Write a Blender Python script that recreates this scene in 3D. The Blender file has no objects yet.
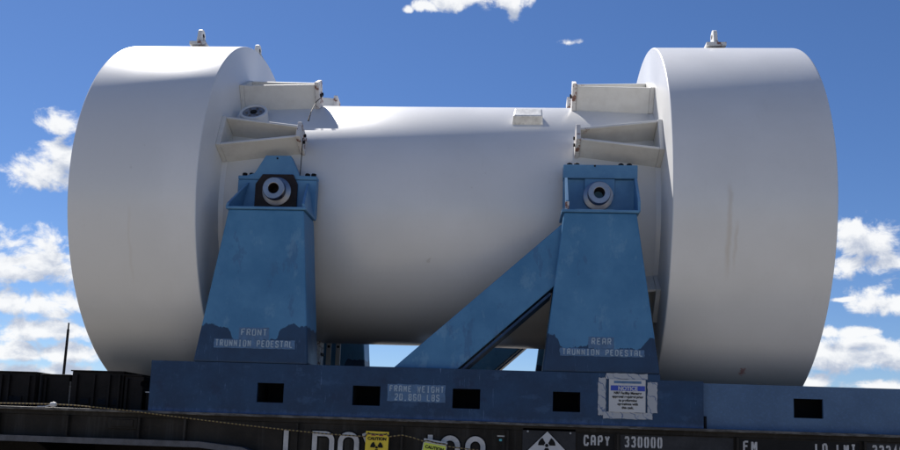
import bpy, bmesh, math, random
from mathutils import Vector, Matrix
from math import radians as R_, sin, cos, pi

S = bpy.context.scene
C = S.collection
random.seed(7)
ZA = 3.56                       # height of the cask axis above the ground

# ------------------------------------------------------------------ camera
cam = bpy.data.cameras.new('camera'); camo = bpy.data.objects.new('camera', cam); C.objects.link(camo)
YAW, PIT, ROL = R_(-4.1014), R_(7.7104), R_(1.9444)
Fv = Vector((sin(YAW)*cos(PIT), cos(YAW)*cos(PIT), sin(PIT)))
rv = Vector((cos(YAW), -sin(YAW), 0)); uv = rv.cross(Fv)
r2 = rv*cos(ROL) + uv*sin(ROL); u2 = -rv*sin(ROL) + uv*cos(ROL)
M = Matrix((r2, u2, -Fv)).transposed().to_4x4()
M.translation = Vector((0.636, -7.940, -1.910 + ZA))
camo.matrix_world = M
cam.sensor_fit = 'HORIZONTAL'; cam.sensor_width = 36
cam.lens = 882.14/900*36; cam.shift_y = 92.8/900
cam.clip_end = 6000; cam.clip_start = 0.05
S.camera = camo

# ------------------------------------------------------------------ light
SUN = Vector((-0.46, 0.60, 1.0)).normalized()      # towards the sun
SUN_EL = math.asin(SUN.z)
sl = bpy.data.lights.new('sun', 'SUN'); so = bpy.data.objects.new('sun', sl); C.objects.link(so)
sl.energy = 5.0; sl.angle = R_(0.53); sl.color = (1, .955, .89)
so.rotation_euler = SUN.to_track_quat('Z', 'Y').to_euler(); so.location = SUN*60
S.view_settings.view_transform = 'Standard'; S.view_settings.look = 'None'
S.view_settings.exposure = 0.85; S.view_settings.gamma = 1; S.view_settings.use_curve_mapping = False
S.render.engine = 'CYCLES'

# ------------------------------------------------------------------ node helpers
class NT:
    def __init__(s, t): s.t = t; s.n = t.nodes; s.l = t.links
    def new(s, k, **kw):
        n = s.n.new(k)
        for a, b in kw.items(): setattr(n, a, b)
        return n
    def put(s, sock, v):
        if hasattr(v, 'default_value') or isinstance(v, bpy.types.NodeSocket): s.l.new(v, sock)
        else: sock.default_value = v
    def m(s, op, a, b=None, c=None, clamp=False):
        n = s.new('ShaderNodeMath', operation=op); n.use_clamp = clamp
        s.put(n.inputs[0], a)
        if b is not None: s.put(n.inputs[1], b)
        if c is not None: s.put(n.inputs[2], c)
        return n.outputs[0]
    def noise(s, vec, scale, detail=4, rough=.55, dist=0):
        n = s.new('ShaderNodeTexNoise'); s.put(n.inputs['Vector'], vec)
        n.inputs['Scale'].default_value = scale; n.inputs['Detail'].default_value = detail
        n.inputs['Roughness'].default_value = rough; n.inputs['Distortion'].default_value = dist
        return n.outputs['Fac']
    def map(s, vec, sc=(1, 1, 1), loc=(0, 0, 0), rot=(0, 0, 0)):
        n = s.new('ShaderNodeMapping'); s.put(n.inputs['Vector'], vec)
        n.inputs['Scale'].default_value = sc; n.inputs['Location'].default_value = loc; n.inputs['Rotation'].default_value = rot
        return n.outputs[0]
    def sm(s, v, a, b, lo=0., hi=1.):
        n = s.new('ShaderNodeMapRange', interpolation_type='SMOOTHSTEP'); s.put(n.inputs['Value'], v)
        n.inputs['From Min'].default_value = a; n.inputs['From Max'].default_value = b
        n.inputs['To Min'].default_value = lo; n.inputs['To Max'].default_value = hi
        return n.outputs['Result']
    def mix(s, f, a, b, bt='MIX'):
        n = s.new('ShaderNodeMix', data_type='RGBA', blend_type=bt); s.put(n.inputs[0], f)
        for i, v in ((6, a), (7, b)):
            if isinstance(v, tuple) and len(v) == 3: v = v + (1,)
            s.put(n.inputs[i], v)
        return n.outputs[2]

# ------------------------------------------------------------------ sky with cumulus, all in direction space
W = bpy.data.worlds.new('World'); S.world = W; W.use_nodes = True
nt = NT(W.node_tree)
for n in list(nt.n): nt.n.remove(n)
sky = nt.new('ShaderNodeTexSky', sky_type='NISHITA'); sky.sun_disc = False
sky.sun_elevation = SUN_EL; sky.sun_rotation = math.atan2(SUN.x, SUN.y)
sky.altitude = 1200; sky.air_density = 1.0; sky.dust_density = .25; sky.ozone_density = 2.4
tc = nt.new('ShaderNodeTexCoord')
sep = nt.new('ShaderNodeSeparateXYZ'); nt.l.new(tc.outputs['Generated'], sep.inputs[0])
AZ = nt.m('ARCTAN2', sep.outputs[0], sep.outputs[1]); EL = nt.m('ARCSINE', sep.outputs[2])
def direction(px, py):                              # azimuth and elevation of a cloud seen in the photograph
    d = Fv + r2*((px-450)/882.14) - u2*((py-225-92.8)/882.14); d.normalize()
    return math.atan2(d.x, d.y), math.asin(d.z)
CL = [  # px, py, half width, half height
 (425, 6, 16, 9), (445, -1, 30, 15), (475, -4, 34, 15), (503, 0, 24, 14), (514, 14, 8, 12), (408, 10, 6, 5), (569, 42.5, 16, 6, .28),
 (62, 127, 24, 15), (42, 176, 36, 20), (70, 158, 24, 30), (88, 185, 36, 16),
 (36, 264, 62, 27), (14, 272, 48, 19), (20, 304, 54, 18), (40, 332, 64, 14), (12, 355, 46, 12), (66, 354, 38, 13), (50, 372, 90, 9),
 (862, 246, 46, 25), (850, 266, 56, 15), (893, 306, 38, 18), (846, 333, 28, 8), (862, 360, 64, 26), (812, 382, 20, 12), (890, 386, 46, 10), (842, 300, 14, 3.5),
 (-60, 250, 60, 30), (-80, 330, 80, 22), (980, 270, 60, 30), (1000, 360, 90, 22)]
grp = bpy.data.node_groups.new('cloud_density', 'ShaderNodeTree')
grp.interface.new_socket('az', in_out='INPUT', socket_type='NodeSocketFloat')
grp.interface.new_socket('el', in_out='INPUT', socket_type='NodeSocketFloat')
grp.interface.new_socket('d', in_out='OUTPUT', socket_type='NodeSocketFloat')
g = NT(grp); gi = g.new('NodeGroupInput'); go = g.new('NodeGroupOutput')
az, el = gi.outputs[0], gi.outputs[1]
acc = None
for px, py, hw, hh, *thin in CL:
    a0, e0 = direction(px, py); ra, re = hw/882., hh/882.
    dx = g.m('DIVIDE', g.m('SUBTRACT', az, a0), ra); dy = g.m('DIVIDE', g.m('SUBTRACT', el, e0), re)
    dn = g.m('MULTIPLY', g.m('MINIMUM', dy, 0.), .5); dy = g.m('ADD', dy, dn)      # flatter underside
    q = g.m('SUBTRACT', 1.-(thin[0] if thin else 0.), g.m('SQRT', g.m('ADD', g.m('MULTIPLY', dx, dx), g.m('MULTIPLY', dy, dy))))
    acc = q if acc is None else g.m('MAXIMUM', acc, q)
cv = g.new('ShaderNodeCombineXYZ'); g.put(cv.inputs[0], az); g.put(cv.inputs[1], g.m('MULTIPLY', el, 1.25))
n1 = g.noise(cv.outputs[0], 26, 9, .62, .25)
n0 = g.noise(g.map(cv.outputs[0], loc=(3.1, 1.7, 0)), 5.5, 6, .6)
# the rest of the sky, outside the picture: scattered cumulus
out = g.m('MULTIPLY', g.sm(g.m('ABSOLUTE', az), .62, .95), g.sm(el, .0, .06))
acc = g.m('MAXIMUM', acc, g.m('SUBTRACT', g.m('MULTIPLY', g.m('SUBTRACT', n0, .56), g.m('MULTIPLY', out, 6.)), g.m('MULTIPLY_ADD', out, -3., 3.5)))
dens = g.m('ADD', g.m('MAXIMUM', acc, -2.4), g.m('MULTIPLY', g.m('SUBTRACT', n1, .5), 3.6))
g.l.new(dens, go.inputs[0])
def cloud(a, e):
    n = nt.new('ShaderNodeGroup'); n.node_tree = grp; nt.put(n.inputs[0], a); nt.put(n.inputs[1], e); return n.outputs[0]
d0 = cloud(AZ, EL); d1 = cloud(nt.m('SUBTRACT', AZ, .006), nt.m('ADD', EL, .016))
cov = nt.sm(d0, -.10, .60)
shade = nt.sm(nt.m('SUBTRACT', nt.m('MULTIPLY', d1, 1.0), nt.m('MULTIPLY', d0, .25)), -.15, 1.0)
ccol = nt.mix(shade, (.98, .99, 1.0), (.47, .53, .66))
# the air near the horizon is pale
hs = nt.new('ShaderNodeHueSaturation'); nt.put(hs.inputs['Color'], sky.outputs[0]); hs.inputs['Saturation'].default_value = 1.12; hs.inputs['Value'].default_value = 1.0
tint = nt.mix(1., hs.outputs[0], (.84, .93, 1.14), 'MULTIPLY')
skc = nt.mix(nt.m('MULTIPLY', cov, .97), tint, nt.mix(1., ccol, (11., 11., 11.), 'MULTIPLY'))
bg = nt.new('ShaderNodeBackground'); nt.put(bg.inputs[0], skc); bg.inputs[1].default_value = .05
wo = nt.new('ShaderNodeOutputWorld'); nt.l.new(bg.outputs[0], wo.inputs[0])

# ------------------------------------------------------------------ materials
def mat(name, fn):
    m = bpy.data.materials.new(name); m.use_nodes = True
    k = NT(m.node_tree); b = k.n['Principled BSDF']; t = k.new('ShaderNodeTexCoord')
    fn(k, b, t.outputs['Object']); return m
def bump(k, b, h, strength=.2, dist=.01):
    n = k.new('ShaderNodeBump'); n.inputs['Strength'].default_value = strength; n.inputs['Distance'].default_value = dist
    k.put(n.inputs['Height'], h); k.l.new(n.outputs[0], b.inputs['Normal'])
def plain(name, col, rough=.5, metal=0., var=.12, scale=6., bmp=.1):
    def f(k, b, v):
        n = k.noise(v, scale, 6, .6); n2 = k.noise(v, scale*9, 4, .6)
        f_ = k.m('ADD', k.m('MULTIPLY', n, .7), k.m('MULTIPLY', n2, .3))
        c = k.mix(k.sm(f_, .3, .7), tuple(x*(1-var) for x in col), tuple(min(1, x*(1+var)) for x in col))
        k.put(b.inputs['Base Color'], c); b.inputs['Specular IOR Level'].default_value = .15 if max(col) < .04 else .5; b.inputs['Roughness'].default_value = rough; b.inputs['Metallic'].default_value = metal
        bump(k, b, n2, bmp, .003)
    return mat(name, f)
def f_white(k, b, v):
    big = k.noise(v, 1.1, 5, .55); fine = k.noise(v, 38, 5, .65)
    streak = k.noise(k.map(v, (7, 1.2, .8)), 2.6, 6, .6)
    c = k.mix(k.sm(big, .35, .7), (.64, .64, .635), (.70, .70, .70))
    c = k.mix(k.m('MULTIPLY', k.sm(streak, .60, .8), .15), c, (.52, .50, .46))
    c = k.mix(k.m('MULTIPLY', k.sm(fine, .5, .8), .16), c, (.58, .57, .54))
    spot = k.noise(k.map(v, loc=(4, 2, 1)), 9, 3, .5)
    c = k.mix(k.m('MULTIPLY', k.sm(spot, .73, .78), .35), c, (.35, .31, .27))
    k.put(b.inputs['Base Color'], c)
    k.put(b.inputs['Roughness'], k.sm(big, .3, .8, .29, .34))
    k.put(b.inputs['Specular IOR Level'], .75)
    bump(k, b, k.m('MULTIPLY', fine, .12), .12, .012)
M_WHITE = mat('white_paint', f_white)
def f_limiter(k, b, v):
    f_white(k, b, v)
    c0 = b.inputs['Base Color'].links[0].from_socket
    sp = k.new('ShaderNodeSeparateXYZ'); k.put(sp.inputs[0], v); X, Y, Z = sp.outputs
    # brown run-off drips under a rim fixing, on the side that faces the track
    near = k.m('LESS_THAN', Y, 0.)
    wob = k.m('MULTIPLY', k.m('SUBTRACT', k.noise(v, 6, 3), .5), .05)
    def drip(x0, w, z0, z1, amt, c, colr=(.42, .33, .22)):
        a = k.sm(k.m('ABSOLUTE', k.m('SUBTRACT', k.m('ADD', X, wob), x0)), 0, w, 1, 0)
        h = k.m('MULTIPLY', k.sm(Z, z0, z0+.25), k.sm(Z, z1-.12, z1, 1, 0))
        return k.mix(k.m('MULTIPLY', k.m('MULTIPLY', a, h), k.m('MULTIPLY', near, amt)), c, colr)
    c = drip(2.19, .03, 1.6-.75, 1.6+.02, .32, c0)
    c = drip(2.24, .02, 1.6-.70, 1.6-.25, .25, c)
    c = drip(-2.30, .02, 1.6-.9, 1.6-.2, .12, c)
    dx = k.m('SUBTRACT', X, 2.44); dz = k.m('SUBTRACT', Z, 1.6-1.325)
    r = k.m('SQRT', k.m('ADD', k.m('MULTIPLY', dx, dx), k.m('MULTIPLY', dz, dz)))
    r = k.m('ADD', r, k.m('MULTIPLY', k.m('SUBTRACT', k.noise(v, 45, 3), .5), .07))
    c = k.mix(k.m('MULTIPLY', k.sm(r, .012, .03, 1, 0), k.m('MULTIPLY', near, .7)), c, (.42, .12, .10))
    k.put(b.inputs['Base Color'], c)
M_LIM = mat('limiter_white_paint', f_limiter)
def f_bracket(k, b, v):
    n = k.noise(v, 7, 6, .65); f = k.noise(v, 30, 5, .7)
    sp = k.new('ShaderNodeSeparateXYZ'); k.put(sp.inputs[0], v); ax = k.m('ABSOLUTE', sp.outputs[0])
    c = k.mix(k.sm(n, .4, .65), (.64, .635, .61), (.58, .57, .545))
    e = k.m('ADD', k.m('MULTIPLY', k.sm(ax, 1.5, 1.08), .17), k.m('ADD', k.m('MULTIPLY', n, .55), k.m('MULTIPLY', f, .4)))
    c = k.mix(k.sm(e, .69, .76), c, (.20, .09, .06))
    k.put(b.inputs['Base Color'], c); b.inputs['Roughness'].default_value = .55
    bump(k, b, f, .2, .004)
M_BRK = mat('bracket_white_paint', f_bracket)
def f_rusty(k, b, v):
    n = k.noise(v, 16, 6, .7)
    c = k.mix(k.sm(n, .52, .60), (.60, .58, .56), (.17, .07, .045))
    k.put(b.inputs['Base Color'], c); b.inputs['Roughness'].default_value = .7; bump(k, b, n, .4, .005)
M_RUSTW = mat('rusty_white_paint', f_rusty)
NAVY = (.024, .052, .205); BLUE = (.062, .185, .43); DBL = (.036, .10, .29)
def scratches(k, v, c, amt=.35, col=(.14, .23, .40)):
    a = k.noise(k.map(v, (22, 22, 2.2), rot=(0, .25, 0)), 3.2, 5, .7)
    a2 = k.noise(k.map(v, (26, 26, 2.5), rot=(0, -.5, 0), loc=(3, 3, 3)), 2.6, 5, .7)
    msk = k.m('MAXIMUM', k.sm(a, .62, .72), k.sm(a2, .63, .73))
    w = k.noise(k.map(v, loc=(9, 1, 2)), 2.0, 3, .5)
    return k.mix(k.m('MULTIPLY', k.m('MULTIPLY', msk, k.sm(w, .42, .62)), amt), c, col)
def f_navy(k, b, v):
    n = k.noise(v, 3.2, 6, .6); f = k.noise(v, 45, 4, .7)
    c = k.mix(k.sm(n, .35, .68), (.009, .033, .082), (.017, .054, .122))
    c = k.mix(k.m('MULTIPLY', k.sm(f, .5, .85), .35), c, (.05, .09, .20))
    c = scratches(k, v, c, .8)
    bl = k.noise(k.map(v, (1, 1, 1.6), loc=(2, 8, 1)), 5.5, 7, .68); c = k.mix(k.m('MULTIPLY', k.sm(bl, .56, .66), .4), c, (.045, .10, .20))
    c = k.mix(k.m('MULTIPLY', k.sm(bl, .42, .34), .5), c, (.010, .024, .065))
    sp = k.new('ShaderNodeSeparateXYZ'); k.put(sp.inputs[0], v)
    low = k.m('ADD', sp.outputs[2], k.m('MULTIPLY', k.noise(k.map(v, (3, 3, 1)), 6, 5, .7), .09))
    c = k.mix(k.m('MULTIPLY', k.sm(low, .085, .04), .45), c, (.09, .17, .36))      # rubbed paint along the foot
    k.put(b.inputs['Base Color'], c); k.put(b.inputs['Roughness'], k.sm(n, .3, .7, .4, .58)); bump(k, b, f, .12, .004)
    b.inputs['Specular IOR Level'].default_value = .3
M_NAVY = mat('navy_paint', f_navy)
def f_ped(k, b, v, repaint=True):
    n = k.noise(v, 3.5, 6, .6); f = k.noise(v, 40, 5, .7); p = k.noise(k.map(v, (2.2, 2.2, 1), loc=(5, 0, 2)), 2.4, 5, .62)
    c = k.mix(k.sm(n, .3, .7), (.048, .168, .325), (.078, .225, .40))
    c = k.mix(k.m('MULTIPLY', k.sm(p, .60, .64), .55), c, (.050, .125, .25))             # touched-up blotches
    p2 = k.noise(k.map(v, (1.5, 1.5, .8), loc=(1, 4, 9)), 4.5, 7, .7); c = k.mix(k.m('MULTIPLY', k.sm(p2, .56, .66), .38), c, (.17, .32, .46))
    c = k.mix(k.m('MULTIPLY', k.sm(p2, .40, .30), .5), c, (.045, .12, .24))
    c = k.mix(k.m('MULTIPLY', k.sm(f, .52, .85), .3), c, (.11, .24, .42))
    sp = k.new('ShaderNodeSeparateXYZ'); k.put(sp.inputs[0], v); X, Y, Z = sp.outputs
    brush = k.noise(k.map(v, (14, 14, 2.5)), 1.6, 4, .6)
    dx = k.m('SUBTRACT', k.m('ABSOLUTE', X), 1.285)
    rear = k.m('MULTIPLY', k.m('GREATER_THAN', X, 0.), .13)
    side = k.m('MULTIPLY', k.sm(k.m('SUBTRACT', k.m('ABSOLUTE', dx), rear), .15, .22), .095)
    edge = k.m('ADD', k.m('ADD', .56, side), k.m('ADD', k.m('MULTIPLY', k.m('SUBTRACT', brush, .5), .10), k.m('MULTIPLY', k.m('SUBTRACT', n, .5), .08)))
    low = k.sm(k.m('SUBTRACT', edge, Z), -.004, .004)
    nv = k.mix(k.sm(n, .35, .68), (.009, .033, .082), (.017, .054, .122))
    if repaint: c = k.mix(low, c, nv)
    c = scratches(k, v, c, .45)
    k.put(b.inputs['Base Color'], c); k.put(b.inputs['Roughness'], k.sm(n, .3, .7, .42, .6)); bump(k, b, f, .15, .004)
    b.inputs['Specular IOR Level'].default_value = .35
M_PED = mat('weathered_blue_paint', f_ped); M_BRACE = mat('weathered_brace_paint', lambda k, b, v: f_ped(k, b, v, False))
def f_blue(k, b, v):
    n = k.noise(v, 4, 6, .6); f = k.noise(v, 50, 5, .7)
    c = k.mix(k.sm(n, .3, .7), (.065, .185, .35), (.10, .25, .42))
    c = k.mix(k.m('MULTIPLY', k.sm(f, .55, .8), .4), c, (.16, .32, .52))
    rs = k.noise(k.map(v, loc=(1, 7, 3)), 14, 5, .7); c = k.mix(k.sm(rs, .70, .74), c, (.10, .05, .035))
    k.put(b.inputs['Base Color'], c); b.inputs['Roughness'].default_value = .5; bump(k, b, f, .15, .004)
M_BLUE = mat('light_blue_paint', f_blue)
def f_tail(k, b, v):
    n = k.noise(v, 3, 6, .6); f = k.noise(v, 60, 5, .75)
    c = k.mix(k.sm(n, .3, .7), (.046, .10, .19), (.064, .13, .235))
    c = k.mix(k.m('MULTIPLY', k.sm(f, .45, .8), .45), c, (.10, .20, .40))
    rs = k.noise(k.map(v, (1, 1, 2), loc=(1, 7, 3)), 22, 4, .7); c = k.mix(k.sm(rs, .72, .75), c, (.03, .02, .02))
    k.put(b.inputs['Base Color'], c); b.inputs['Roughness'].default_value = .55; bump(k, b, f, .2, .004)
M_TAIL = mat('faded_blue_paint', f_tail)
def f_car(k, b, v):
    n = k.noise(k.map(v, (1, 1, 2)), 1.6, 6, .62); f = k.noise(v, 34, 5, .7); st = k.noise(k.map(v, (12, 12, .8)), 1.6, 5, .65)
    c = k.mix(k.sm(n, .35, .7), (.014, .0115, .009), (.030, .025, .020))
    c = k.mix(k.m('MULTIPLY', k.sm(st, .5, .75), .5), c, (.055, .052, .048))
    c = k.mix(k.m('MULTIPLY', k.sm(f, .5, .8), .3), c, (.05, .04, .032))
    k.put(b.inputs['Base Color'], c); b.inputs['Specular IOR Level'].default_value = .2; b.inputs['Roughness'].default_value = .7; bump(k, b, f, .25, .005)
M_CAR = mat('dark_brown_car_paint', f_car)
def f_lip(k, b, v):
    n = k.noise(k.map(v, (1, 1, 4)), 9, 6, .7)
    c = k.mix(k.sm(n, .42, .62), (.035, .032, .030), (.12, .115, .11))
    k.put(b.inputs['Base Color'], c); b.inputs['Roughness'].default_value = .6; bump(k, b, n, .3, .005)
M_LIP = mat('scuffed_deck_edge', f_lip)
M_FLANGE = plain('grey_flange_paint', (.065, .066, .075), .55, var=.35, scale=14, bmp=.3)
M_BLACK = plain('black_steel', (.0085, .0072, .0072), .6, var=.6, bmp=.25)
M_DARK = plain('dark_opening_shade', (.008, .010, .014), .9)  # near-black colour puts the shade into openings and gaps
M_GREASE = plain('greased_dark_plate', (.028, .020, .018), .38, var=.35, scale=9)
M_STEEL = plain('machined_steel', (.33, .34, .37), .40, metal=1., var=.15)
M_STEEL2 = plain('dull_steel', (.30, .30, .31), .5, metal=.8, var=.2)
M_SILVER = plain('silver_tape', (.70, .70, .68), .42, metal=.3, var=.2, scale=22, bmp=.8)
M_STEN = plain('faded_stencil_paint', (.30, .38, .46), .6, var=.25, scale=30)
M_STENP = plain('stencil_patch_blue', (.065, .14, .26), .55, var=.25, scale=16)
M_LET = plain('white_lettering', (.46, .45, .44), .6, var=.2, scale=14)
M_LETB = plain('black_letter_outline', (.006, .006, .006), .7)
M_PANEL = plain('black_stencil_panel', (.013, .012, .012), .6, var=.3)
M_PANEL2 = plain('grey_stencil_panel', (.034, .034, .037), .6, var=.3)
M_SIGNW = plain('sign_white', (.50, .50, .50), .5, var=.05, bmp=.05)
M_SIGNB = plain('sign_blue', (.02, .05, .36), .4, var=.05)
M_INK = plain('black_ink', (.01, .01, .01), .6)
M_YEL = plain('caution_yellow', (.72, .52, .02), .45, var=.06)
M_LIME = plain('faded_caution_yellow', (.60, .66, .07), .45, var=.08)
M_MAG = plain('magenta_ink', (.25, .02, .06), .5)
M_CYAN = plain('cyan_chalk', (.10, .45, .50), .7)
def f_tape(k, b, v):
    w = k.new('ShaderNodeTexWave', wave_type='BANDS', bands_direction='DIAGONAL'); k.put(w.inputs['Vector'], v)
    w.inputs['Scale'].default_value = 7; w.inputs['Distortion'].default_value = 9; w.inputs['Detail'].default_value = 4
    n = k.noise(v, 24, 5, .7)
    c = k.mix(k.sm(w.outputs['Fac'], .95, 1.0), (.36, .37, .39), (.10, .14, .24))
    c = k.mix(k.sm(n, .60, .66), c, (.24, .28, .36))
    k.put(b.inputs['Base Color'], c); b.inputs['Roughness'].default_value = .4
M_TAPE = mat('torn_clear_tape', f_tape)
def f_rope(k, b, v):
    w = k.new('ShaderNodeTexWave', wave_type='BANDS', bands_direction='X'); k.put(w.inputs['Vector'], v)
    w.inputs['Scale'].default_value = 11; w.inputs['Distortion'].default_value = .6
    k.put(b.inputs['Base Color'], k.mix(k.sm(w.outputs['Fac'], .35, .6), (.05, .03, .02), (.24, .18, .07))); b.inputs['Roughness'].default_value = .8
M_ROPE = mat('twisted_rope', f_rope)
def f_ground(k, b, v):
    n = k.noise(v, .05, 8, .6); f = k.noise(v, 18, 6, .7); g2 = k.noise(v, .7, 5, .6)
    c = k.mix(k.sm(n, .35, .65), (.20, .175, .135), (.27, .24, .195)); c = k.mix(k.m('MULTIPLY', k.sm(f, .35, .7), .5), c, (.31, .28, .235))
    c = k.mix(k.m('MULTIPLY', k.sm(g2, .5, .7), .5), c, (.15, .15, .09))
    k.put(b.inputs['Base Color'], c); b.inputs['Roughness'].default_value = .95; bump(k, b, f, .6, .03)
M_GROUND = mat('gravel_ground', f_ground)
def f_ballast(k, b, v):
    vo = k.new('ShaderNodeTexVoronoi'); k.put(vo.inputs['Vector'], v); vo.inputs['Scale'].default_value = 22
    n = k.noise(v, 60, 3)
    k.put(b.inputs['Base Color'], k.mix(n, k.mix(.6, vo.outputs['Color'], (.25, .24, .23)), (.3, .29, .28))); b.inputs['Roughness'].default_value = .95
    bump(k, b, vo.outputs['Distance'], 1., .03)
M_BALLAST = mat('ballast_stone', f_ballast)
M_WOOD = plain('creosoted_timber', (.07, .05, .04), .9, var=.3, bmp=.5)
M_RAIL = plain('rail_steel', (.16, .11, .09), .5, metal=.5, var=.3)

# ------------------------------------------------------------------ mesh helpers (coordinates: x along the car, z = 0 on the cask axis)
def bx(bm, x0, x1, y0, y1, z0, z1):
    vs = [bm.verts.new(p) for p in ((x0,y0,z0),(x1,y0,z0),(x1,y1,z0),(x0,y1,z0),(x0,y0,z1),(x1,y0,z1),(x1,y1,z1),(x0,y1,z1))]
    for f in ((0,3,2,1),(4,5,6,7),(0,1,5,4),(1,2,6,5),(2,3,7,6),(3,0,4,7)): bm.faces.new([vs[i] for i in f])
def prism(bm, poly, a, b, ax='y'):                 # polygon in the other two axes, extruded from a to b along ax
    def P(u, v, w): return {'y': (u, w, v), 'x': (w, u, v), 'z': (u, v, w)}[ax]
    A = [bm.verts.new(P(u, v, a)) for u, v in poly]; B = [bm.verts.new(P(u, v, b)) for u, v in poly]
    n = len(poly); bm.faces.new(A); bm.faces.new(B[::-1])
    for i in range(n): bm.faces.new((A[i], B[i], B[(i+1) % n], A[(i+1) % n]))
def hull8(bm, P):                                  # eight corners, ordered like bx
    vs = [bm.verts.new(p) for p in P]
    for f in ((0,3,2,1),(4,5,6,7),(0,1,5,4),(1,2,6,5),(2,3,7,6),(3,0,4,7)): bm.faces.new([vs[i] for i in f])
def lathe(bm, prof, ax='x', n=96, c=(0, 0, 0), closed=False):     # prof: (axial, radius)
    rings = []
    for a, r in prof:
        if r < 1e-6:
            p = {'x': (a, 0, 0), 'y': (0, a, 0), 'z': (0, 0, a)}[ax]; rings.append([bm.verts.new(Vector(p)+Vector(c))]); continue
        ring = []
        for i in range(n):
            t = 2*pi*i/n; u, v = r*cos(t), r*sin(t)
            p = {'x': (a, u, v), 'y': (u, a, v), 'z': (u, v, a)}[ax]; ring.append(bm.verts.new(Vector(p)+Vector(c)))
        rings.append(ring)
    for A, B in zip(rings, rings[1:]):
        for i in range(n):
            j = (i+1) % n
            if len(A) == 1 and len(B) == 1: continue
            if len(A) == 1: bm.faces.new((A[0], B[i], B[j]))
            elif len(B) == 1: bm.faces.new((A[i], A[j], B[0]))
            else: bm.faces.new((A[i], A[j], B[j], B[i]))
def tube(bm, pts, r, n=8):
    pts = [Vector(p) for p in pts]; prev = None
    for i, p in enumerate(pts):
        t = (pts[min(i+1, len(pts)-1)] - pts[max(i-1, 0)]).normalized()
        s = t.cross(Vector((0, .3, 1))).normalized(); u = s.cross(t)
        rr = r[i] if isinstance(r, (list, tuple)) else r
        ring = [bm.verts.new(p + s*rr*cos(2*pi*j/n) + u*rr*sin(2*pi*j/n)) for j in range(n)]
        if prev:
            for j in range(n): bm.faces.new((prev[j], prev[(j+1) % n], ring[(j+1) % n], ring[j]))
        else: bm.faces.new(ring)
        prev = ring
    bm.faces.new(prev[::-1])
def wloc(p):
    v = Vector((0, 0, 0))
    while p is not None: v += p.location; p = p.parent
    return v
def obj(name, bm, m, parent=None, smooth=False, bevel=0., loc=None, ang=35):
    """links bm as one mesh; its geometry is given in axis coordinates; origin at loc (axis coords) or at the parent's origin"""
    bmesh.ops.recalc_face_normals(bm, faces=bm.faces)
    base = wloc(parent) if parent else Vector((0, 0, 0))
    o0 = (Vector(loc)+Vector((0, 0, ZA))) if loc is not None else (base if parent else None)
    if o0 is None:
        xs = [v.co for v in bm.verts]; mn = Vector([min(c[i] for c in xs) for i in range(3)]); mx = Vector([max(c[i] for c in xs) for i in range(3)])
        o0 = Vector(((mn.x+mx.x)/2, (mn.y+mx.y)/2, mn.z+ZA))
    for v in bm.verts: v.co += Vector((0, 0, ZA)) - o0
    me = bpy.data.meshes.new(name); bm.to_mesh(me); bm.free(); me.materials.append(m)
    o = bpy.data.objects.new(name, me); C.objects.link(o)
    if parent: o.parent = parent
    o.location = o0 - base
    if smooth:
        for p in me.polygons: p.use_smooth = True
        md = o.modifiers.new('edge_split', 'EDGE_SPLIT'); md.split_angle = R_(ang)
    if bevel:
        md = o.modifiers.new('bevel', 'BEVEL'); md.width = bevel; md.segments = 2; md.limit_method = 'ANGLE'; md.angle_limit = R_(40)
    return o
def tag(o, label=None, cat=None, group=None, kind=None):
    for a, b in (('label', label), ('category', cat), ('group', group), ('kind', kind)):
        if b: o[a] = b
    return o
def empty(name, loc, label, cat, group=None):
    o = bpy.data.objects.new(name, None); C.objects.link(o); o.location = Vector(loc)+Vector((0, 0, ZA)); o.empty_display_size = .2
    return tag(o, label, cat, group)
def copy_part(o, parent):
    c = o.copy(); C.objects.link(c); c.parent = parent
    for ch in list(o.children): copy_part(ch, c)
    return c
BM = bmesh.new

# stroke lettering ---------------------------------------------------
def ribbon(bm, pts, w, y, th=.0015, closed=False):
    P = [Vector(p) for p in pts]; n = len(P); L, Rr = [], []
    for i in range(n):
        a = P[i]-P[i-1] if (i > 0 or closed) else None; b = P[(i+1) % n]-P[i] if (i < n-1 or closed) else None
        a = a or b; b = b or a; a = a.normalized(); b = b.normalized()
        na, nb = Vector((-a.y, a.x)), Vector((-b.y, b.x)); m_ = (na+nb)
        m_ = na if m_.length < 1e-4 else m_.normalized(); k_ = w/2/max(.35, m_.dot(na))
        L.append(P[i]+m_*k_); Rr.append(P[i]-m_*k_)
    for i in range(n if closed else n-1):
        j = (i+1) % n; q = (L[i], L[j], Rr[j], Rr[i])
        A = [bm.verts.new((v.x, y, v.y)) for v in q]
        B = [bm.verts.new((v.x, y+th, v.y)) for v in q]
        bm.faces.new(A)
        for a_ in range(4): bm.faces.new((A[a_], B[a_], B[(a_+1) % 4], A[(a_+1) % 4]))
c_ = .18
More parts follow.
